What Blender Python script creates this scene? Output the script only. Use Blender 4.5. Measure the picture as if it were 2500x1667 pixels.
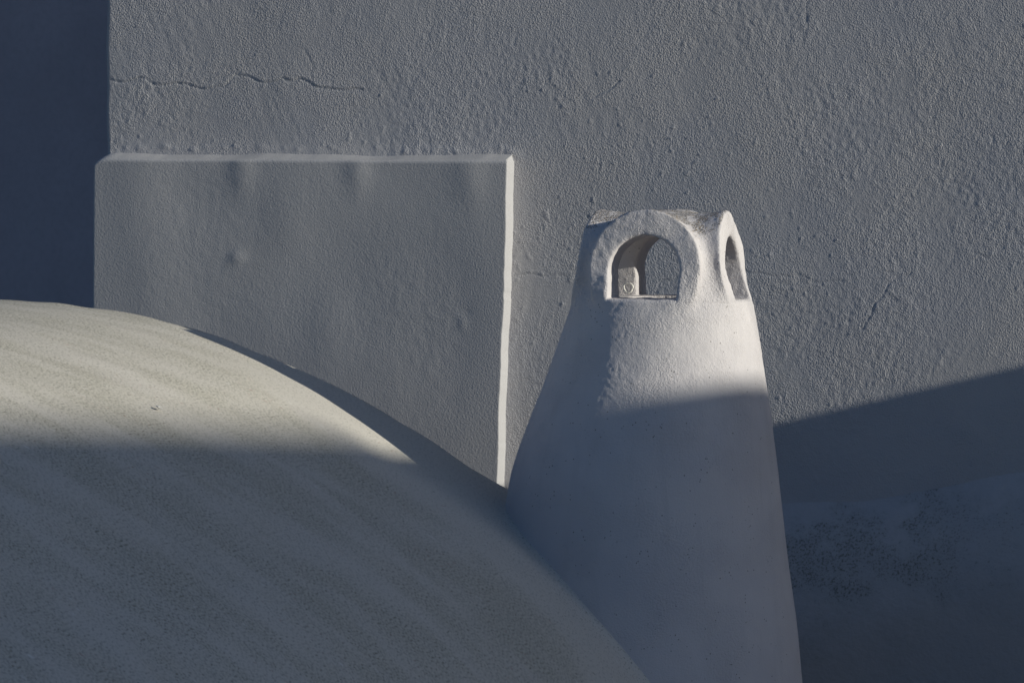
import bpy, math, random
import numpy as np
from mathutils import Matrix, Vector

# ------------------------------------------------------------------ camera, sky, sun, exposure
sc = bpy.context.scene
for o in list(bpy.data.objects):
    bpy.data.objects.remove(o)

YAW, PITCH, ROLL, DIST = math.radians(16), math.radians(2.5), math.radians(.7), 9.0
C = DIST * np.array([math.sin(YAW) * math.cos(PITCH), -math.cos(YAW) * math.cos(PITCH), math.sin(PITCH)])
_f = -C / DIST
_r = np.array([math.cos(YAW), math.sin(YAW), 0.0])
_u = np.cross(_r, _f)
_R = math.cos(ROLL) * _r + math.sin(ROLL) * _u
_U = math.cos(ROLL) * _u - math.sin(ROLL) * _r
cam = bpy.data.cameras.new('camera')
cam.sensor_width = 36.0
cam.lens = 129.6
cam.clip_end = 2000
cam.dof.use_dof = True
cam.dof.focus_distance = 8.75
cam.dof.aperture_fstop = 13.0
co = bpy.data.objects.new('camera', cam)
sc.collection.objects.link(co)
m = Matrix.Identity(4)
for i in range(3):
    m[i][0] = _R[i]; m[i][1] = _U[i]; m[i][2] = -_f[i]; m[i][3] = C[i]
co.matrix_world = m
sc.camera = co

SUN_AZ, SUN_EL = math.radians(8.0), math.radians(14.5)     # angle out from the wall plane, elevation
S = np.array([math.cos(SUN_AZ) * math.cos(SUN_EL), -math.sin(SUN_AZ) * math.cos(SUN_EL), math.sin(SUN_EL)])
w = bpy.data.worlds.new('World'); sc.world = w
w.use_nodes = True
wn = w.node_tree.nodes; wl = w.node_tree.links
bg = wn['Background']
sky = wn.new('ShaderNodeTexSky')
sky.sky_type = 'NISHITA'
sky.sun_disc = False
sky.sun_elevation = SUN_EL
sky.sun_rotation = math.atan2(S[0], S[1])
sky.altitude = 200; sky.air_density = 1.0; sky.dust_density = 1.5; sky.ozone_density = 5.0
wl.new(sky.outputs[0], bg.inputs[0])
bg.inputs[1].default_value = 0.077
sl = bpy.data.lights.new('sun', 'SUN')
sl.energy = 4.1
sl.angle = math.radians(0.53)
sl.color = (0.96, 0.93, 0.81)
so = bpy.data.objects.new('sun', sl)
sc.collection.objects.link(so)
so.rotation_euler = Vector(S).to_track_quat('Z', 'Y').to_euler()
so.location = (6, -2, 5)
sc.view_settings.view_transform = 'Standard'
sc.view_settings.look = 'None'
sc.view_settings.exposure = 0.0
sc.view_settings.gamma = 1.0
sc.view_settings.use_curve_mapping = False
sc.render.engine = 'CYCLES'

# ------------------------------------------------------------------ helpers
COL = sc.collection

YW = 1.2                                              # plane of the house wall, an alley behind the vault's end
def at_wall(px, py, y=YW):
    """point of the wall plane y that a survey mark in the 2500 px photograph shows"""
    d = _f + _R * (px - 1250) / 9000. - _U * (py - 833.5) / 9000.
    return C + d * ((y - C[1]) / d[1])

def tag(o, label, cat, group=None):
    o['label'] = label; o['category'] = cat
    if group: o['group'] = group
    return o

def empty(name, loc):
    o = bpy.data.objects.new(name, None)
    o.location = loc
    o.empty_display_size = .1
    COL.objects.link(o)
    return o

def mesh_np(name, V, Q, mat, parent=None, smooth=True, normals=None, uv=None):
    V = np.asarray(V, dtype=np.float64); Q = np.asarray(Q, dtype=np.int32)
    org = np.zeros(3)
    if parent is not None:
        org = np.array(parent.location)
        p = parent.parent
        while p is not None:
            org += np.array(p.location); p = p.parent
    me = bpy.data.meshes.new(name)
    n = Q.shape[1]
    me.vertices.add(len(V)); me.loops.add(Q.size); me.polygons.add(len(Q))
    me.vertices.foreach_set('co', (V - org).astype(np.float32).ravel())
    me.loops.foreach_set('vertex_index', Q.ravel())
    me.polygons.foreach_set('loop_start', np.arange(0, Q.size, n, dtype=np.int32))
    me.polygons.foreach_set('loop_total', np.full(len(Q), n, dtype=np.int32))
    me.polygons.foreach_set('use_smooth', np.full(len(Q), smooth))
    if uv is not None:
        l = me.uv_layers.new(name='UVMap')
        l.data.foreach_set('uv', uv[Q.ravel()].astype(np.float32).ravel())
    me.update(calc_edges=True)
    me.validate()
    if normals is not None:
        me.normals_split_custom_set_from_vertices([tuple(v) for v in normals])
    me.materials.append(mat)
    o = bpy.data.objects.new(name, me)
    COL.objects.link(o)
    if parent is not None:
        o.parent = parent
    return o

def grid_quads(nu, nv):
    i = np.arange(nu * nv).reshape(nu, nv)
    return np.stack([i[:-1, :-1], i[1:, :-1], i[1:, 1:], i[:-1, 1:]], -1).reshape(-1, 4)

def field(shape, step, sig, seed, ang=0.0):
    """unit-variance smooth random field; sig = (along, across) in metres, turned by ang"""
    rng = np.random.default_rng(seed)
    n = np.fft.rfft2(rng.standard_normal(shape))
    ku = np.fft.fftfreq(shape[0], step)[:, None] * 2 * np.pi
    kv = np.fft.rfftfreq(shape[1], step)[None, :] * 2 * np.pi
    if not isinstance(sig, tuple): sig = (sig, sig)
    a = ku * math.cos(ang) + kv * math.sin(ang)
    b = -ku * math.sin(ang) + kv * math.cos(ang)
    f = np.fft.irfft2(n * np.exp(-.5 * ((a * sig[0]) ** 2 + (b * sig[1]) ** 2)), s=shape)
    return (f - f.mean()) / f.std()

def sstep(a, b, x):
    t = np.clip((x - a) / (b - a), 0, 1)
    return t * t * (3 - 2 * t)

# ------------------------------------------------------------------ materials
class Mat:
    def __init__(s, name, rough=.9):
        s.m = bpy.data.materials.new(name); s.m.use_nodes = True
        s.n = s.m.node_tree.nodes; s.l = s.m.node_tree.links
        s.b = s.n['Principled BSDF']
        s.b.inputs['Roughness'].default_value = rough
        s.b.inputs['Specular IOR Level'].default_value = .15
        s.tc = s.n.new('ShaderNodeTexCoord')
    def vec(s, scale=(1, 1, 1), src='Object', rot=(0, 0, 0)):
        mp = s.n.new('ShaderNodeMapping')
        mp.inputs['Scale'].default_value = scale
        mp.inputs['Rotation'].default_value = rot
        s.l.new(s.tc.outputs[src], mp.inputs[0]); return mp.outputs[0]
    def noise(s, scale, detail=3, rough=.55, vec=None, dist=0):
        t = s.n.new('ShaderNodeTexNoise')
        t.inputs['Scale'].default_value = scale
        t.inputs['Detail'].default_value = detail
        t.inputs['Roughness'].default_value = rough
        t.inputs['Distortion'].default_value = dist
        s.l.new(vec if vec is not None else s.tc.outputs['Object'], t.inputs['Vector'])
        return t.outputs[0]
    def voro(s, scale, vec=None, rnd=1.0):
        t = s.n.new('ShaderNodeTexVoronoi')
        t.inputs['Scale'].default_value = scale
        t.inputs['Randomness'].default_value = rnd
        s.l.new(vec if vec is not None else s.tc.outputs['Object'], t.inputs['Vector'])
        return t.outputs['Distance']
    def ramp(s, x, a, b, lo=0., hi=1.):
        t = s.n.new('ShaderNodeMapRange'); t.interpolation_type = 'SMOOTHSTEP'
        t.inputs[1].default_value = a; t.inputs[2].default_value = b
        t.inputs[3].default_value = lo; t.inputs[4].default_value = hi
        s.l.new(x, t.inputs[0]); return t.outputs[0]
    def math(s, op, a, b=None):
        t = s.n.new('ShaderNodeMath'); t.operation = op
        for i, v in enumerate((a, b)):
            if v is None: continue
            if isinstance(v, (int, float)): t.inputs[i].default_value = v
            else: s.l.new(v, t.inputs[i])
        return t.outputs[0]
    def mix(s, fac, a, b):
        t = s.n.new('ShaderNodeMix'); t.data_type = 'RGBA'
        for k, v in ((0, fac), (6, a), (7, b)):
            if isinstance(v, (int, float)): t.inputs[k].default_value = v
            elif isinstance(v, tuple): t.inputs[k].default_value = v + (1,) if len(v) == 3 else v
            else: s.l.new(v, t.inputs[k])
        return t.outputs[2]
    def xyz(s, src='Object'):
        t = s.n.new('ShaderNodeSeparateXYZ'); s.l.new(s.tc.outputs[src], t.inputs[0]); return t.outputs
    def geo_normal(s):
        g = s.n.new('ShaderNodeNewGeometry')
        t = s.n.new('ShaderNodeSeparateXYZ'); s.l.new(g.outputs['Normal'], t.inputs[0]); return t.outputs
    def color(s, c):
        if isinstance(c, tuple): s.b.inputs['Base Color'].default_value = c + (1,)
        else: s.l.new(c, s.b.inputs['Base Color'])
    def bump(s, *hs):
        prev = None
        for h, dist in hs:
            t = s.n.new('ShaderNodeBump')
            t.inputs['Strength'].default_value = 1.0
            t.inputs['Distance'].default_value = dist
            s.l.new(h, t.inputs['Height'])
            if prev is not None: s.l.new(prev, t.inputs['Normal'])
            prev = t.outputs[0]
        s.l.new(prev, s.b.inputs['Normal'])

def mat_wall():
    k = Mat('rough_plaster')
    big = k.noise(2.2, 4, .6)
    mid = k.noise(14, 4, .6)
    c = k.mix(k.ramp(big, .35, .65), (.455, .45, .473), (.487, .472, .478))
    c = k.mix(k.ramp(mid, .55, .8, 0, .35), c, (.43, .43, .462))
    k.color(c)
    rough = k.ramp(k.noise(5, 5, .65), .36, .64, .30, 1.10)
    g = k.math('MULTIPLY', k.noise(270, 1, .5), rough)
    g2 = k.math('MULTIPLY', k.ramp(k.voro(170), .0, .55, 1, 0), rough)
    k.bump((g, .0023), (g2, .0010))
    return k.m

def mat_smooth(name='smooth_plaster', base=(.478, .468, .476), grain=1.0):
    k = Mat(name)
    big = k.noise(3, 4, .6)
    c = k.mix(k.ramp(big, .35, .65), tuple(v * .96 for v in base), base)
    k.color(c)
    g = k.noise(210, 2, .6)
    k.bump((g, .0010 * grain))
    return k.m

def mat_chimney(name, lichen):
    k = Mat(name, .85)
    base = k.mix(k.ramp(k.noise(4, 4, .6), .35, .65), (.585, .553, .563), (.63, .595, .597))
    run = k.noise(1, 5, .65, k.vec((16, 16, 2.2)), .6)
    base = k.mix(k.ramp(run, .48, .72, 0, .35), base, (.515, .49, .495))
    # pin-holes and specks, thinly scattered
    v = k.voro(95, rnd=1)
    sp = k.math('MULTIPLY', k.ramp(v, .10, .19, 1, 0), k.ramp(k.noise(23, 2, .5), .54, .62))
    c = k.mix(sp, base, (.18, .17, .16))
    if lichen:
        x = k.xyz()
        nz = k.geo_normal()
        up = k.ramp(nz[2], .30, .95)
        hi = k.ramp(x[2], 1.39, 1.475)
        patch = k.ramp(k.noise(30, 3, .6), .25, .6)
        den = k.math('MULTIPLY', k.math('MULTIPLY', up, hi), patch)
        spk = k.noise(380, 2, .6)
        thr = k.math('SUBTRACT', spk, k.ramp(den, 0, .8, .74, .44))
        c = k.mix(k.ramp(thr, 0, .10, 0, .85), c, (.07, .065, .055))
        och = k.math('MULTIPLY', k.ramp(k.noise(210, 2, .6), .58, .66), den)
        c = k.mix(k.math('MULTIPLY', och, .7), c, (.45, .28, .10))
    k.color(c)
    g = k.noise(210, 3, .6)
    r = k.ramp(k.noise(9, 2, .5), .4, .65, .35, 1.0)
    k.bump((k.math('MULTIPLY', g, r), (.0042 if lichen else .0030)), (run, .0016), (k.noise(420, 2, .5), .0004))
    return k.m

def mat_vault():
    k = Mat('weathered_limewash', .92)
    uvx = k.xyz('UV')
    streak = k.noise(1, 6, .68, k.vec((1.7, 6.5, 1), 'UV', (0, 0, math.radians(5))), .9)
    blot = k.noise(1, 5, .62, k.vec((3.0, 4.5, 1), 'UV'))
    near = k.math('ADD', uvx[1], k.math('MULTIPLY', k.math('SUBTRACT', uvx[0], 1.1), .3))
    clean = k.math('ADD', k.math('MULTIPLY', k.ramp(near, -.80, -.38), k.ramp(uvx[0], .55, 1.1)), k.ramp(streak, .35, .65, -.25, .25))
    clean = k.ramp(clean, .1, .9)
    dirt = k.math('SUBTRACT', k.ramp(k.math('ADD', streak, blot), .75, 1.25), k.math('MULTIPLY', clean, .75))
    c = k.mix(dirt, (.61, .572, .515), (.575, .54, .465))
    fine = k.vec((150, 250, 1), 'UV')
    s1 = k.noise(1, 2, .6, fine)
    thr = k.math('SUBTRACT', s1, k.ramp(k.math('SUBTRACT', dirt, k.math('MULTIPLY', clean, .5)), -.35, 1, .59, .515))
    c = k.mix(k.ramp(thr, 0, .08, 0, .85), c, (.16, .155, .125))
    s2 = k.noise(1, 3, .7, k.vec((70, 120, 1), 'UV'))
    c = k.mix(k.math('MULTIPLY', k.ramp(s2, .61, .70, 0, .8), k.ramp(blot, .35, .6)), c, (.12, .115, .10))
    red = k.math('MULTIPLY', k.ramp(k.noise(1, 2, .6, k.vec((60, 110, 1), 'UV')), .63, .70), k.ramp(k.noise(1, 2, .5, k.vec((4, 6, 1), 'UV')), .52, .66))
    c = k.mix(k.math('MULTIPLY', red, .6), c, (.32, .14, .10))
    lite = k.ramp(k.noise(1, 2, .5, k.vec((26, 90, 1), 'UV')), .70, .76)
    c = k.mix(lite, c, (.74, .72, .69))
    k.color(c)
    k.bump((streak, .0006), (k.noise(1, 3, .6, k.vec((70, 120, 1), 'UV')), .0012), (s1, .0006))
    return k.m

def mat_mouldy():
    k = Mat('mould_stained_plaster', .95)
    base = k.mix(k.ramp(k.noise(3, 4, .6), .35, .65), (.44, .435, .455), (.475, .46, .468))
    x = k.xyz()
    lvl = k.math('SUBTRACT', x[2], k.math('ADD', -.675, k.math('MULTIPLY', x[0], .23)))
    lvl = k.math('ADD', lvl, k.ramp(k.noise(7, 6, .75), .2, .8, -.14, .14))
    damp = k.math('MULTIPLY', k.ramp(lvl, -.34, -.06), k.ramp(lvl, -.06, .10, 1, 0))
    near = k.ramp(x[0], .45, 1.1, 1.1, .6)
    den = k.math('ADD', k.math('MULTIPLY', damp, near), k.ramp(k.noise(9, 4, .65), .45, .75, 0, .35))
    base = k.mix(k.math('MULTIPLY', den, .35), base, (.24, .245, .235))
    spk = k.noise(150, 4, .7)
    thr = k.math('SUBTRACT', spk, k.ramp(den, 0, 1, .66, .46))
    c = k.mix(k.ramp(thr, 0, .22, 0, .8), base, (.11, .12, .095))
    k.color(c)
    k.bump((k.noise(60, 3, .6), .003), (spk, .001))
    return k.m

def mat_plain(name, col, s=60, d=.002):
    k = Mat(name, .95)
    c = k.mix(k.ramp(k.noise(2.5, 4, .6), .3, .7), tuple(v * .88 for v in col), col)
    c = k.mix(k.ramp(k.noise(45, 5, .7), .4, .7, 0, .3), c, tuple(v * .7 for v in col))
    k.color(c); k.bump((k.noise(s, 3, .6), d)); return k.m

M_wall = mat_wall()
M_plinth = mat_smooth()
M_stack = mat_chimney('white_chimney_plaster', False)
M_cap = mat_chimney('rough_cap_plaster', True)
M_vault = mat_vault()
M_mould = mat_mouldy()
M_back = mat_plain('set_back_plaster', (.60, .53, .57))
M_near = mat_plain('neighbour_plaster', (.48, .47, .47))
M_ground = mat_plain('paving_concrete', (.32, .28, .24), 20, .004)
M_stone = mat_plain('pale_mortar', (.78, .76, .72), 90, .001)

# ------------------------------------------------------------------ ground
G = 400.
gr = mesh_np('ground', [(-G, -G, -3.2), (G, -G, -3.2), (G, G, -3.2), (-G, G, -3.2)], [(0, 1, 2, 3)], M_ground)
gr['kind'] = 'structure'

# ------------------------------------------------------------------ the house: wall and projecting plinth
WL = -1.561                                           # left corner of the wall
house = tag(empty('house', (0, YW, -3.2)), 'tall rough-plastered house wall with a projecting plinth, behind the chimney', 'house')

def axis_pts(dense0, dense1, step, lo, hi):
    a = np.arange(dense0, dense1 + step * .5, step)
    def far(x0, x1, sgn):
        out = []; x = x0; s = step
        while (x1 - x) * sgn > 1e-6:
            s = min(s * 1.35, .6); x = x + s * sgn
            if (x1 - x) * sgn < .05: x = x1
            out.append(x)
        return out
    return np.array(far(dense0, lo, -1)[::-1] + list(a) + far(dense1, hi, 1))

def polyline_dist(X, Z, pts):
    """distance to a polyline and signed side, for arrays of wall coordinates"""
    best = np.full(X.shape, 9.); side = np.zeros(X.shape)
    for (x0, z0), (x1, z1) in zip(pts[:-1], pts[1:]):
        dx, dz = x1 - x0, z1 - z0
        L = dx * dx + dz * dz + 1e-12
        t = np.clip(((X - x0) * dx + (Z - z0) * dz) / L, 0, 1)
        ex, ez = X - x0 - t * dx, Z - z0 - t * dz
        d = np.hypot(ex, ez)
        upd = d < best
        best = np.where(upd, d, best)
        side = np.where(upd, (dx * ez - dz * ex) / math.sqrt(L), side)
    return best, side

CRACKS = [  # (photo survey points, depth mm, half width mm)
    ([(259,195),(283,202),(318,198),(345,191),(359,193),(376,208),(400,211),(435,205),(473,211),(507,217),(545,207),(560,192),(569,184),(597,182),(624,191),(652,201),(672,200),(693,194),(717,198),(731,194),(752,195),(765,210),(800,217),(841,222),(886,219)], 1.1, 3.2),
    ([(745,120),(756,140),(762,162),(760,176),(762,190),(766,210)], .7, 3.4),
    ([(2224,661),(2217,671),(2190,676),(2169,692),(2156,707),(2148,728),(2133,752),(2120,773),(2118,780),(2101,805)], 1.3, 3.2),
    ([(2156,707),(2165,716),(2187,734)], .7, 3.2),
    ([(1255,670),(1300,668),(1350,673),(1420,671)], .7, 2.6),
    ([(1812,658),(1850,668),(1890,676),(1950,671),(2010,690),(2060,683)], .6, 2.8),
    ([(1604,726),(1607,700),(1612,688),(1630,678),(1640,684),(1655,675)], 1.0, 3.0),
    ([(1513,196),(1494,212),(1477,222),(1455,240)], .8, 2.8),
    ([(1977,-10),(1971,30),(1974,60),(1968,85)], .7, 2.8),
    ([(2380,640),(2395,622),(2430,628)], .6, 2.8),
]

def wall_relief(X, Z, step, seed=3):
    sh = X.shape
    fine = field(sh, step, .0034, seed)
    fine2 = field(sh, step, .006, seed + 1)
    amp = .10 + 1.7 * sstep(-.8, 1.4, field(sh, step, .12, seed + 2) * .75 + field(sh, step, .03, seed + 22) * .55)
    h = .00013 * fine * amp + .00005 * fine2 * amp
    st1 = field(sh, step, (.028, .0045), seed + 3, math.radians(78))      # trowel strokes, three directions
    st2 = field(sh, step, (.026, .0045), seed + 4, math.radians(115))
    st3 = field(sh, step, (.030, .0045), seed + 5, math.radians(55))
    w1 = sstep(0, 1.2, field(sh, step, .10, seed + 6)); w2 = sstep(.1, 1.2, field(sh, step, .10, seed + 7)); w3 = sstep(.2, 1.3, field(sh, step, .10, seed + 8))
    h += .00009 * (st1 * w1 + st2 * w2 + st3 * w3)
    nod = field(sh, step, .0036, seed + 9)                               # sand nodules and pits
    nden = .45 * field(sh, step, .10, seed + 10)
    h += .0011 * np.clip(nod - 2.25 + nden, 0, .9)
    h -= .0002 * np.clip(field(sh, step, .0036, seed + 11) - 2.5 + nden, 0, .9)
    h += .0007 * np.clip(field(sh, step, .0060, seed + 12) - 2.9, 0, .8)
    h += .0006 * field(sh, step, .09, seed + 13) + .0022 * field(sh, step, .3, seed + 14)
    wob = .0025 * field(sh, step, .012, seed + 15), .0025 * field(sh, step, .012, seed + 16)
    for pts, dep, wid in CRACKS:
        P = [tuple(at_wall(x, y)[[0, 2]]) for x, y in pts]
        xs = [p[0] for p in P]; zs = [p[1] for p in P]
        mm = (X > min(xs) - .04) & (X < max(xs) + .04) & (Z > min(zs) - .04) & (Z < max(zs) + .04)
        if not mm.any(): continue
        d, sd = polyline_dist(X[mm] + wob[0][mm], Z[mm] + wob[1][mm], P)
        ww = wid / 1000
        steep = abs(xs[-1] - xs[0]) < abs(zs[-1] - zs[0])
        fadev = (.55 if steep else 1.0) * (1 + .2 * np.clip(wob[0][mm] / .0025, -1, 1))
        h[mm] += fadev * dep / 1000 * (-1.7 * np.exp(-(d / (.8 * ww)) ** 2) + .8 * np.exp(-d / .022) * (.5 + .5 * np.tanh(sd / (.5 * ww))))
    return h

# --- wall: an L in plan (left return, front) swept up, the front finely meshed where the photo shows it
WS = .0034
xs = axis_pts(WL + .012, 1.35, WS, WL + .012, 7.0)
zs = axis_pts(-.62, 1.02, WS, -3.2, 3.6)
left_y = [5.0, 4., 3., 2., 1.2, .6, .3, .12, .06, .03, .018]
plan = [(WL, y, -1.0, 0.0) for y in left_y]
for t in np.linspace(0, math.pi / 2, 6):
    plan.append((WL + .012 - .012 * math.cos(t), .012 - .012 * math.sin(t), -math.cos(t), -math.sin(t)))
plan += [(x, 0., 0., -1.) for x in xs[1:]]
plan = np.array(plan)
nU, nV = len(plan), len(zs)
X2 = np.repeat(plan[:, 0][:, None], nV, 1); Z2 = np.repeat(zs[None, :], nU, 0)
H = wall_relief(X2, Z2, WS)
# crumbs of mortar left along the top of the plinth
rng = np.random.default_rng(77)
for _ in range(46):
    cx, cz, r_ = rng.uniform(-1.54, -.34), .468 + abs(rng.normal(0, .008)), rng.uniform(.003, .007)
    H += .0010 * rng.uniform(.5, 1.3) * np.exp(-((X2 - cx) ** 2 / (2 * (r_ * 1.4) ** 2) + (Z2 - cz) ** 2 / (2 * r_ ** 2)))
far_fade = sstep(2.6, 1.9, X2) * sstep(-1.1, -.8, Z2) * sstep(1.5, 1.15, Z2)
H = H * np.clip(far_fade, .0, 1) * sstep(0, .02, X2 - WL)
V = np.empty((nU, nV, 3))
V[..., 0] = X2 + plan[:, 2][:, None] * H + .004 * np.sin(Z2 * 5.3 + .5) * sstep(WL + .25, WL, X2) + .0015 * np.sin(Z2 * 31) * sstep(WL + .05, WL, X2)
V[..., 1] = YW + plan[:, 1][:, None] + plan[:, 3][:, None] * H
V[..., 2] = Z2
mesh_np('wall', V.reshape(-1, 3), grid_quads(nU, nV), M_wall, house)
# flat roof over the house
mesh_np('roof_slab', [(x_, YW + y_, z_) for z_ in (3.6, 3.72) for x_, y_ in ((WL, 0), (7, 0), (7, 5), (WL, 5))],
        [(4, 5, 6, 7), (0, 1, 5, 4), (1, 2, 6, 5), (2, 3, 7, 6), (3, 0, 4, 7), (0, 3, 2, 1)], M_near, house, False)

# --- plinth: rounded band wrapping the left corner, its top weathered to a slope
PT = .068
PL0, PR0 = -1.572, -.343
stp = .004
plan = [(PL0, y, -1., 0.) for y in (5., 4., 3., 2., 1., .4, .15, .05, .02, 0., -.02)]
rc = .006
for t in np.linspace(0, math.pi / 2, 9):
    plan.append((PL0 + rc - rc * math.cos(t), -PT + rc - rc * math.sin(t), -math.cos(t), -math.sin(t)))
plan += [(x, -PT, 0., -1.) for x in np.arange(PL0 + rc + stp, PR0 - .006, stp)]
rc2 = .003
for t in np.linspace(0, math.pi / 2, 6):
    plan.append((PR0 - rc2 + rc2 * math.sin(t), -PT + rc2 - rc2 * math.cos(t), math.sin(t), -math.cos(t)))
plan += [(PR0 + .0005 * i / 12, -PT + rc2 + i / 12 * (PT - rc2 + .01), 1., 0.) for i in range(1, 13)]
plan = np.array(plan)
ztop = .441
zs = np.concatenate([[-3.2, -2.4, -1.8, -1.2, -.9, -.7], np.arange(-.52, ztop - .006, stp)])
nU, nV = len(plan), len(zs)
X2 = np.repeat(plan[:, 0][:, None], nV, 1); Z2 = np.repeat(zs[None, :], nU, 0)
sh = X2.shape
H = .00009 * field(sh, stp, .007, 41) * (.5 + .5 * sstep(-1, 1, field(sh, stp, .1, 42)))
H += .0003 * field(sh, stp, (.030, .09), 43) * sstep(-.4, 1.6, field(sh, stp, .13, 44))
H += .0002 * field(sh, stp, .050, 45) + .0030 * field(sh, stp, .16, 46)
H += .0004 * np.clip(field(sh, stp, .005, 47) - 2.5, 0, 1)
for px, py, hgt, sx, sz in [(578, 632, .0022, .017, .016), (590, 420, .0028, .026, .05), (872, 420, .0030, .026, .045), (1150, 420, .0034, .034, .05), (1136, 788, .0016, .010, .017), (1140, 770, -.0014, .012, .012), (1165, 470, .002, .026, .05), (700, 560, .002, .06, .07), (420, 470, -.002, .08, .12), (800, 800, .002, .05, .1), (520, 800, -.0018, .07, .08)]:
    p = at_wall(px, py, YW - PT)
    H += hgt * np.exp(-((X2 - p[0]) ** 2 / (2 * sx ** 2) + (Z2 - p[2]) ** 2 / (2 * sz ** 2)))
edge = sstep(PL0, PL0 + .25, X2) * sstep(PR0 + .001, PR0 - .20, X2) + .05
H = H * edge * sstep(-.55, -.4, Z2)
# the right edge leans in as it drops
lean = (.020 * (Z2 - ztop)) * sstep(PR0 - .5, PR0, X2)
lean += .0020 * np.sin(Z2 * 9 + .6) * sstep(PR0 - .06, PR0, X2) + .0006 * np.sin(Z2 * 31) * sstep(PR0 - .06, PR0, X2)
chip = field((nV, 64), stp, .011, 49)[:, 0]
lean += (.0004 * chip - .0022 * np.clip(chip - 1.7, 0, 1))[None, :] * sstep(PR0 - .012, PR0 - .002, X2)
V = np.empty((nU, nV, 3))
V[..., 0] = X2 + plan[:, 2][:, None] * H + lean
V[..., 1] = plan[:, 1][:, None] + plan[:, 3][:, None] * H
V[..., 2] = Z2 + .006 * (X2 - PL0) * sstep(-.6, .4, Z2)
drop = .018 * np.exp(-np.clip(X2 - PL0, 0, 1) / .012) * np.where(plan[:, 1][:, None] > -.07, 1, 1)
V[..., 2] -= drop * sstep(ztop - .12, ztop, Z2)
# rings over the arris and up the weathered slope to the wall
wavz = .0026 * np.sin(X2[:, :1] * 11) + .001 * np.sin(X2[:, :1] * 29 + 1) + .0003 * field((nU, 8), stp, .012, 48)[:, :1]
inx = np.clip((plan[:, 0] - PL0) / .03, 0, 1)
ring = []
base = V[:, -1, :]
tgtx = np.clip(base[:, 0], WL - .002, None)
for k, (t, dz) in enumerate([(.02, .004), (.06, .0065), (.2, .009), (.45, .0135), (.75, .0180), (1.02, .0230)]):
    q = base.copy()
    y0 = base[:, 1]
    q[:, 1] = np.where(y0 < 0, y0 * (1 - t), y0)
    q[:, 0] = base[:, 0] + (np.where(plan[:, 2] < -.3, WL + .002, base[:, 0]) - base[:, 0]) * t - np.where(plan[:, 2] > .3, .0015 * k, 0)
    q[:, 2] = base[:, 2] + dz + wavz[:, 0] * min(1, t * 3) - np.where(plan[:, 2] < -.3, .004 * (1 - t), 0)
    ring.append(q[:, None, :])
V = np.concatenate([V] + ring, 1)
V[..., 1] += YW
mesh_np('plinth', V.reshape(-1, 3), grid_quads(nU, nV + 6), M_plinth, house)

# ------------------------------------------------------------------ wall set back at the left, in the shade of the house
sb = mesh_np('set_back_house', [(-9, 3.6, -3.2), (WL + .3, 3.6, -3.2), (WL + .3, 3.6, 4), (-9, 3.6, 4), (-9, 8, -3.2), (WL + .3, 8, -3.2), (WL + .3, 8, 4), (-9, 8, 4)],
             [(0, 1, 2, 3), (1, 5, 6, 2), (5, 4, 7, 6), (4, 0, 3, 7), (3, 2, 6, 7)], M_back, None, False)
tag(sb, 'dark blue shaded wall set back at the upper left edge', 'house')

# ------------------------------------------------------------------ barrel vault
CH = np.array([.414, -.165, .1215])                     # the chimney: centre of its cap at sill height, then radius and lean by height
ZT = [-2.0, -.888, -.60, -.399, -.329, -.219, -.118, -.038, .0, .05, .12, .2, .3]
RT = [v * 1.02 for v in (.48, .37, .335, .310, .289, .260, .234, .2125, .199, .176, .138, .10, .08)]
CT = [-.06, -.030, -.036, -.038, -.024, -.013, -.003, .002, .002, .0, .0, .0, .0]
VX, VZ, VR = -1.340, -2.214, 2.291
_ps = np.arange(-2.7, 4.6, .004)
_th = np.where(_ps < 1.25, _ps / VR, np.where(_ps < 1.5, 1.25 / VR, 1.25 / VR + (_ps - 1.5) * .6))
_th = np.clip(_th, -1.2, 1.5)
_px = np.cumsum(np.cos(_th)) * .004; _pz = -np.cumsum(np.sin(_th)) * .004
_i0 = np.argmin(np.abs(_ps))
_px += VX - _px[_i0]; _pz += VZ + VR - _pz[_i0]
def vault_profile(s):
    """arc length from the crown -> x, z, nx, nz ; round over the crown, straight down the flank, then falling away"""
    th = np.interp(s, _ps, _th)
    return np.interp(s, _ps, _px), np.interp(s, _ps, _pz), np.sin(th), np.cos(th)
ss = np.concatenate([np.arange(-2.6, -1.0, .05), np.arange(-1.0, 2.4, .010), np.arange(2.4, 4.2, .06)])
ys = np.concatenate([np.arange(-7.5, -4.2, .06), np.arange(-4.2, -.0655, .010)])
nU, nV = len(ss), len(ys)
S2 = np.repeat(ss[:, None], nV, 1); Y2 = np.repeat(ys[None], nU, 0)
x, z, nx, nz = vault_profile(S2)
H = .0040 * field(S2.shape, .01, .25, 61) + .0008 * field(S2.shape, .01, (.12, .035), 62) + .0005 * field(S2.shape, .01, (.05, .02), 63)
H += .0016 * field(S2.shape, .01, (.03, .05), 64) * np.exp((Y2 + .066) / .05)
# plaster drawn up against the chimney in a soft fillet
zl = z - CH[2]
dch = np.hypot(x - CH[0] - np.interp(zl, ZT, CT), Y2 - CH[1]) - np.interp(zl, ZT, RT)
H += .010 * np.exp(-np.clip(dch, -.02, 9) / .014) * (1 + .25 * np.sin(Y2 * 23) * np.sin(Y2 * 9 + 1))
V = np.stack([x + nx * H, Y2, z + nz * H], -1)
Q = grid_quads(nU, nV)[:, ::-1]
uv = np.stack([S2, Y2], -1).reshape(-1, 2)
V = V.reshape(-1, 3)
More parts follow.
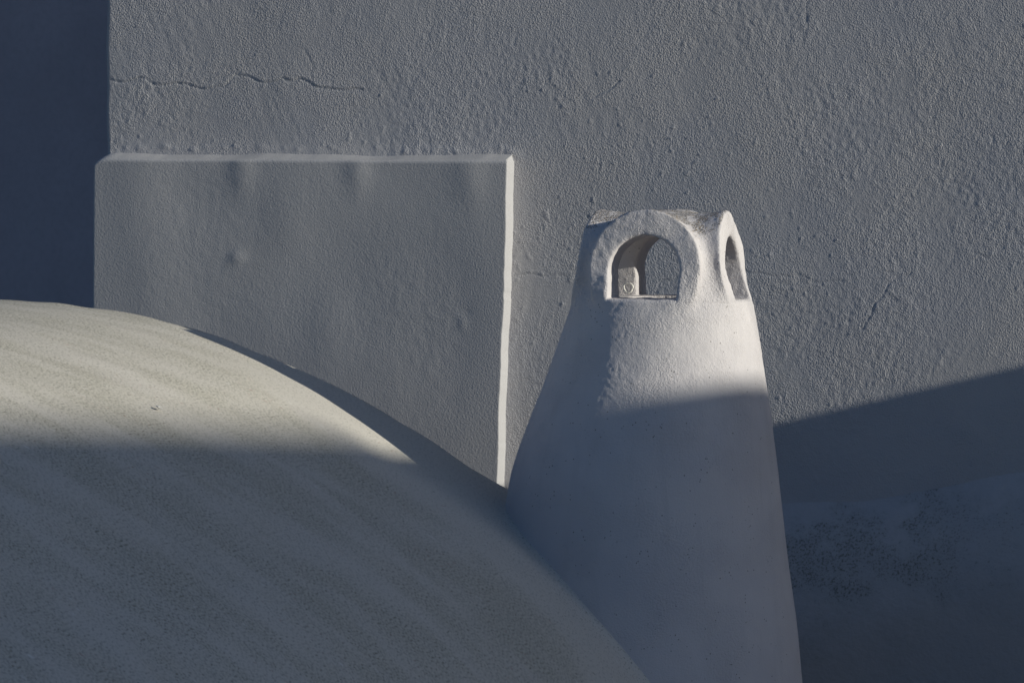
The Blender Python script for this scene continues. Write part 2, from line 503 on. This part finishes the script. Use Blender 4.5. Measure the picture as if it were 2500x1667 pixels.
# closing edge: back lip turned down
i0 = len(V)
lip = V.reshape(nU, nV, 3)[:, -1].copy(); lip[:, 2] = -3.2
V = np.concatenate([V, lip]); uv = np.concatenate([uv, np.stack([ss, np.full(nU, .3)], -1)])
ia = np.arange(nU) * nV + nV - 1; ib = i0 + np.arange(nU)
Q = np.concatenate([Q, np.stack([ia[:-1], ib[:-1], ib[1:], ia[1:]], -1)])
va = mesh_np('vaulted_roof', V, Q, M_vault, None, True, None, uv)
tag(va, 'speckled weathered barrel-vault roof curving down from the left to the chimney', 'roof')

# ------------------------------------------------------------------ stained sloping roof at the foot of the wall, right of the chimney
us = np.arange(-.2, 2.2, .012); vs = np.concatenate([[0], np.cumsum(np.full(110, .012))])
nU, nV = len(us), len(vs)
X2 = np.repeat(us[:, None], nV, 1); T = np.repeat(vs[None], nU, 0)
zc_ = -.405 + .16 * sstep(.35, 1.35, X2) + .006 * np.sin(X2 * 7)
ang = np.radians(87) - np.radians(35) * sstep(.0, .16, T) + np.radians(47) * sstep(.18, .6, T)
dy = np.cumsum(np.cos(ang) * .012, 1); dz = np.cumsum(np.sin(ang) * .012, 1)
H = .003 * field(X2.shape, .012, .05, 71) + .006 * field(X2.shape, .012, .2, 72)
V = np.stack([X2, YW + .03 - dy, zc_ + .02 - dz + H], -1)
rs = mesh_np('sloping_roof', V.reshape(-1, 3), grid_quads(nU, nV)[:, ::-1], M_mould, None, True)
tag(rs, 'dark mould-stained plaster slope at the foot of the wall, right of the chimney', 'roof')

# ------------------------------------------------------------------ chimney (signed-distance modelling, surface-net meshing)
def smin(a, b, k):
    h = np.clip(.5 + .5 * (b - a) / k, 0, 1)
    return b + (a - b) * h - k * h * (1 - h)
def smax(a, b, k): return -smin(-a, -b, k)

_zf = np.arange(-2.0, .3, .005)
def _smooth(tab):
    v = np.interp(_zf, ZT, tab); kk = np.exp(-.5 * (np.arange(-30, 31) * .005 / .055) ** 2); kk /= kk.sum()
    sm = np.convolve(np.pad(v, 30, mode='edge'), kk, 'valid')
    wt = sstep(-.02, -.16, _zf)
    return v * (1 - wt) + sm * wt
RF, CF = _smooth(RT), _smooth(CT)
def chimney_sdf(x, y, z):
    zz = z[0, 0, :]
    r = np.interp(zz, _zf, RF)[None, None]; cx = np.interp(zz, _zf, CF)[None, None]
    p = np.interp(zz, [-.45, -.15, 0, .1], [2.0, 2.15, 2.4, 2.2])[None, None]
    bx = np.abs(x - cx) + 1e-6; by = np.abs(y) + 1e-6
    rad = (bx ** p + by ** p) ** (1 / p)
    body = (rad - r) * .97
    body = smax(body, z - .150, .03)
    # two crossing barrels, ends battered outwards
    zc = .0765
    Ry = .1215 + .0125 * np.clip(np.abs(y) / .17, 0, 1.1) ** 2
    Rx = .1190 + .0125 * np.clip(np.abs(x) / .17, 0, 1.1) ** 2
    hl = .158 + .026 * np.clip((.2 - z) / .2, -.2, 1.1)
    ay = np.hypot(x, (z - zc)) - Ry
    ax = np.hypot(y, (z - zc)) - Rx
    ay = smax(ay, (np.abs(y) - hl) * .97, .006)
    ax = smax(ax, (np.abs(x) - hl) * .97, .007)
    head = smin(ay, ax, .034)
    head = smax(head, -(z + .015), .05)
    d = smin(body, head, .036)
    # tunnels
    ri, zi = .0840, .0625
    def arch(u, z):
        c = np.hypot(u, z - zi) - ri
        b = np.maximum(np.abs(u) - ri * (1 - .04 * np.clip((zi - z) / zi, 0, 1)), np.maximum(z - zi, -z))
        return np.minimum(c, b) if False else np.where(z > zi, c, np.maximum(np.abs(u) - ri * (1 - .03 * np.clip((zi - z) / zi, 0, 1)), -z))
    tun = smin(arch(x, z), arch(y * 1.02, z), .006)
    flue = np.maximum(np.hypot(x, y) - .078, np.maximum(-(z + .30), z - .05))
    tun = np.minimum(tun, flue)
    return smax(d, -tun, .009)

def surface_net(xs, ys, zs, f):
    X, Y, Z = np.meshgrid(xs, ys, zs, indexing='ij', sparse=False)
    D = f(X.astype(np.float32), Y.astype(np.float32), Z.astype(np.float32)).astype(np.float32)
    neg = D < 0
    nx, ny, nz = D.shape
    # active cells
    c = np.zeros((nx - 1, ny - 1, nz - 1), np.int8)
    for i in (0, 1):
        for j in (0, 1):
            for k in (0, 1):
                c += neg[i:nx - 1 + i, j:ny - 1 + j, k:nz - 1 + k]
    act = (c > 0) & (c < 8)
    I, J, K = np.nonzero(act)
    idx = np.full(act.shape, -1, np.int32); idx[I, J, K] = np.arange(len(I))
    acc = np.zeros((len(I), 3)); cnt = np.zeros(len(I))
    ax = (xs, ys, zs)
    corners = [(i, j, k) for i in (0, 1) for j in (0, 1) for k in (0, 1)]
    for a in corners:
        for d in range(3):
            if a[d]: continue
            b = list(a); b[d] = 1
            da = D[I + a[0], J + a[1], K + a[2]]; db = D[I + b[0], J + b[1], K + b[2]]
            mmk = (da < 0) != (db < 0)
            t = np.where(mmk, da / np.where(mmk, da - db, 1), 0)
            pa = np.stack([xs[I + a[0]], ys[J + a[1]], zs[K + a[2]]], -1)
            pb = np.stack([xs[I + b[0]], ys[J + b[1]], zs[K + b[2]]], -1)
            acc += np.where(mmk[:, None], pa + (pb - pa) * t[:, None], 0); cnt += mmk
    P = acc / cnt[:, None]
    quads = []
    # x edges
    for d in range(3):
        sl0 = [slice(None)] * 3; sl1 = [slice(None)] * 3
        sl0[d] = slice(0, -1); sl1[d] = slice(1, None)
        a = neg[tuple(sl0)]; b = neg[tuple(sl1)]
        e = np.nonzero(a != b)
        e = np.stack(e, -1)
        o1, o2 = [(1, 2), (2, 0), (0, 1)][d]
        ok = (e[:, o1] > 0) & (e[:, o2] > 0) & (e[:, o1] < D.shape[o1] - 1) & (e[:, o2] < D.shape[o2] - 1)
        e = e[ok]
        def cell(da, db):
            q = e.copy(); q[:, o1] += da; q[:, o2] += db
            return idx[q[:, 0], q[:, 1], q[:, 2]]
        q = np.stack([cell(-1, -1), cell(0, -1), cell(0, 0), cell(-1, 0)], -1)
        fl = a[e[:, 0], e[:, 1], e[:, 2]]
        q = np.where(fl[:, None], q, q[:, ::-1])
        quads.append(q)
    Qd = np.concatenate(quads)
    return P, Qd[(Qd >= 0).all(1)]

def vnormals(P, Q):
    a = P[Q[:, 2]] - P[Q[:, 0]]; b = P[Q[:, 3]] - P[Q[:, 1]]
    n = np.cross(a, b)
    N = np.zeros_like(P)
    for k in range(4): np.add.at(N, Q[:, k], n)
    return N / (np.linalg.norm(N, axis=1, keepdims=True) + 1e-12)

def noise3(P, cell, seed):
    rng = np.random.default_rng(seed)
    n = 24
    g = rng.standard_normal((n, n, n))
    q = P / cell + 100.37
    i = np.floor(q).astype(int); t = q - i; t = t * t * (3 - 2 * t)
    o = 0
    for a in (0, 1):
        for b in (0, 1):
            for c in (0, 1):
                wgt = (t[:, 0] if a else 1 - t[:, 0]) * (t[:, 1] if b else 1 - t[:, 1]) * (t[:, 2] if c else 1 - t[:, 2])
                o = o + wgt * g[(i[:, 0] + a) % n, (i[:, 1] + b) % n, (i[:, 2] + c) % n]
    return o

hx = .0036
xs = np.concatenate([np.arange(-.52, -.31, .008), np.arange(-.31, .31, hx), np.arange(.31, .53, .008)])
zs = np.concatenate([np.arange(-1.45, -.34, .010), np.arange(-.34, .232, hx)])
P, Q = surface_net(xs, xs, zs, chimney_sdf)
N = vnormals(P, Q)
capw = sstep(-.06, .03, P[:, 2])
hh = .0011 * noise3(P, .12, 1) + .0012 * noise3(P, .045, 2) * (.35 + .65 * capw) + .0004 * noise3(P, .018, 3) * capw + .00035 * noise3(P, .009, 4) * capw
grit = np.clip(noise3(P, .0075, 5), -.6, 2.2) * (.4 + .6 * sstep(-.6, .9, noise3(P, .05, 6)))
hh += .00042 * grit * sstep(-.36, -.30, P[:, 2])
P = P + N * hh[:, None]
N = vnormals(P, Q)
P = P + CH
ch = tag(empty('chimney', tuple(CH + np.array([0, 0, -1.3]))), 'white tapering plaster chimney with four arched openings at its top', 'chimney')
# cap and stack are one plaster skin, parted at the sill
fc = P[Q].mean(1)[:, 2] - CH[2] > -.006
def sub(name, mask, mat):
    q = Q[mask]; u, inv = np.unique(q, return_inverse=True)
    return mesh_np(name, P[u], inv.reshape(q.shape), mat, ch, True, N[u])
stack = sub('stack', ~fc, M_stack)
cap = sub('cap', fc, M_cap)

# flue pipe end plastered against the rear left pier
bx_, by_, bz_ = CH + np.array([-.098, .068, .018])
vv, qq = [], []
nA, nB = 28, 8
for i in range(nA):
    t = 2 * math.pi * i / nA
    for j in range(nB):
        p_ = 2 * math.pi * j / nB
        rr = .0110 + .0022 * math.cos(p_) + .0010 * math.sin(3 * t) + .0006 * math.sin(7 * t + p_)
        vv.append((bx_ + rr * math.cos(t), by_ - .002 - .003 * math.sin(p_), bz_ + rr * math.sin(t)))
        qq.append((i * nB + j, ((i + 1) % nA) * nB + j, ((i + 1) % nA) * nB + (j + 1) % nB, i * nB + (j + 1) % nB))
mesh_np('pipe_rim', vv, qq, M_stone, cap, True)

# ------------------------------------------------------------------ things out of frame to the right that shade the scene
def prism(name, pts, z0, ztops, mat):
    n = len(pts)
    v = [(x, y, z0) for x, y in pts] + [(x, y, zt) for (x, y), zt in zip(pts, ztops)]
    me = bpy.data.meshes.new(name)
    me.from_pydata(v, [], [tuple(range(n))[::-1], tuple(range(n, 2 * n))] + [(i, (i + 1) % n, n + (i + 1) % n, n + i) for i in range(n)])
    me.materials.append(mat)
    o = bpy.data.objects.new(name, me); COL.objects.link(o)
    return o
wing = prism('wing_wall', [(3.4, .30), (3.7, .30), (3.7, YW - .004), (3.4, YW - .004)], -3.2, [.525, .525, .520, .520], M_near)
tag(wing, 'low plastered wing wall projecting from the house beyond the right edge', 'wall')
tg, te = math.tan(SUN_AZ), math.tan(SUN_EL) / math.cos(SUN_AZ)
def near_z(y): return 1.864 + (-1.40 - y) * .11
nb = prism('neighbour_house', [(8.0, -1.70), (11.0, -1.70), (11.0, -.92), (8.0, -.92)], -3.2, [near_z(-1.7), near_z(-1.7), near_z(-.92), near_z(-.92)], M_near)
tag(nb, 'narrow neighbouring plastered house with a sloping roofline, beyond the right edge', 'house')
def far_z(y): return 1.945 + 10 * te + (-1.472 - 10 * tg - y) * .109
ya, yb = -1.68 - 10 * tg, -14.0
fb = prism('far_house', [(18.0, yb), (24.0, yb), (24.0, ya), (18.0, ya)], -3.2, [far_z(yb), far_z(yb), far_z(ya), far_z(ya)], M_near)
tag(fb, 'long farther plastered house behind the narrow one, beyond the right edge', 'house')

# ------------------------------------------------------------------ small things
def vault_at(px, py):
    d = _f + _R * (px - 1250) / 9000. - _U * (py - 833.5) / 9000.
    for t in np.arange(3, 9.3, .003):
        p = C + d * t
        if abs(p[0] - VX) < VR and p[2] < VZ + math.sqrt(VR ** 2 - (p[0] - VX) ** 2): return p
    return None
rng = np.random.default_rng(5)
p = vault_at(388, 996)
import bmesh
bm = bmesh.new()
bmesh.ops.create_icosphere(bm, subdivisions=2, radius=1)
for v in bm.verts:
    n = 1 + .22 * math.sin(5 * v.co.x + 2) * math.cos(4 * v.co.y + 1)
    v.co = Vector((v.co.x * .0075 * n, v.co.y * .009 * n, v.co.z * .0025 * n))
me = bpy.data.meshes.new('plaster_flake'); bm.to_mesh(me); bm.free()
me.materials.append(M_stone)
fl = bpy.data.objects.new('plaster_flake', me); COL.objects.link(fl)
fl.location = Vector(p) + Vector((.0008, 0, .0016)); fl.rotation_euler = (0, .4, .6)
tag(fl, 'small white plaster flake lying on the sunlit part of the vaulted roof', 'flake')
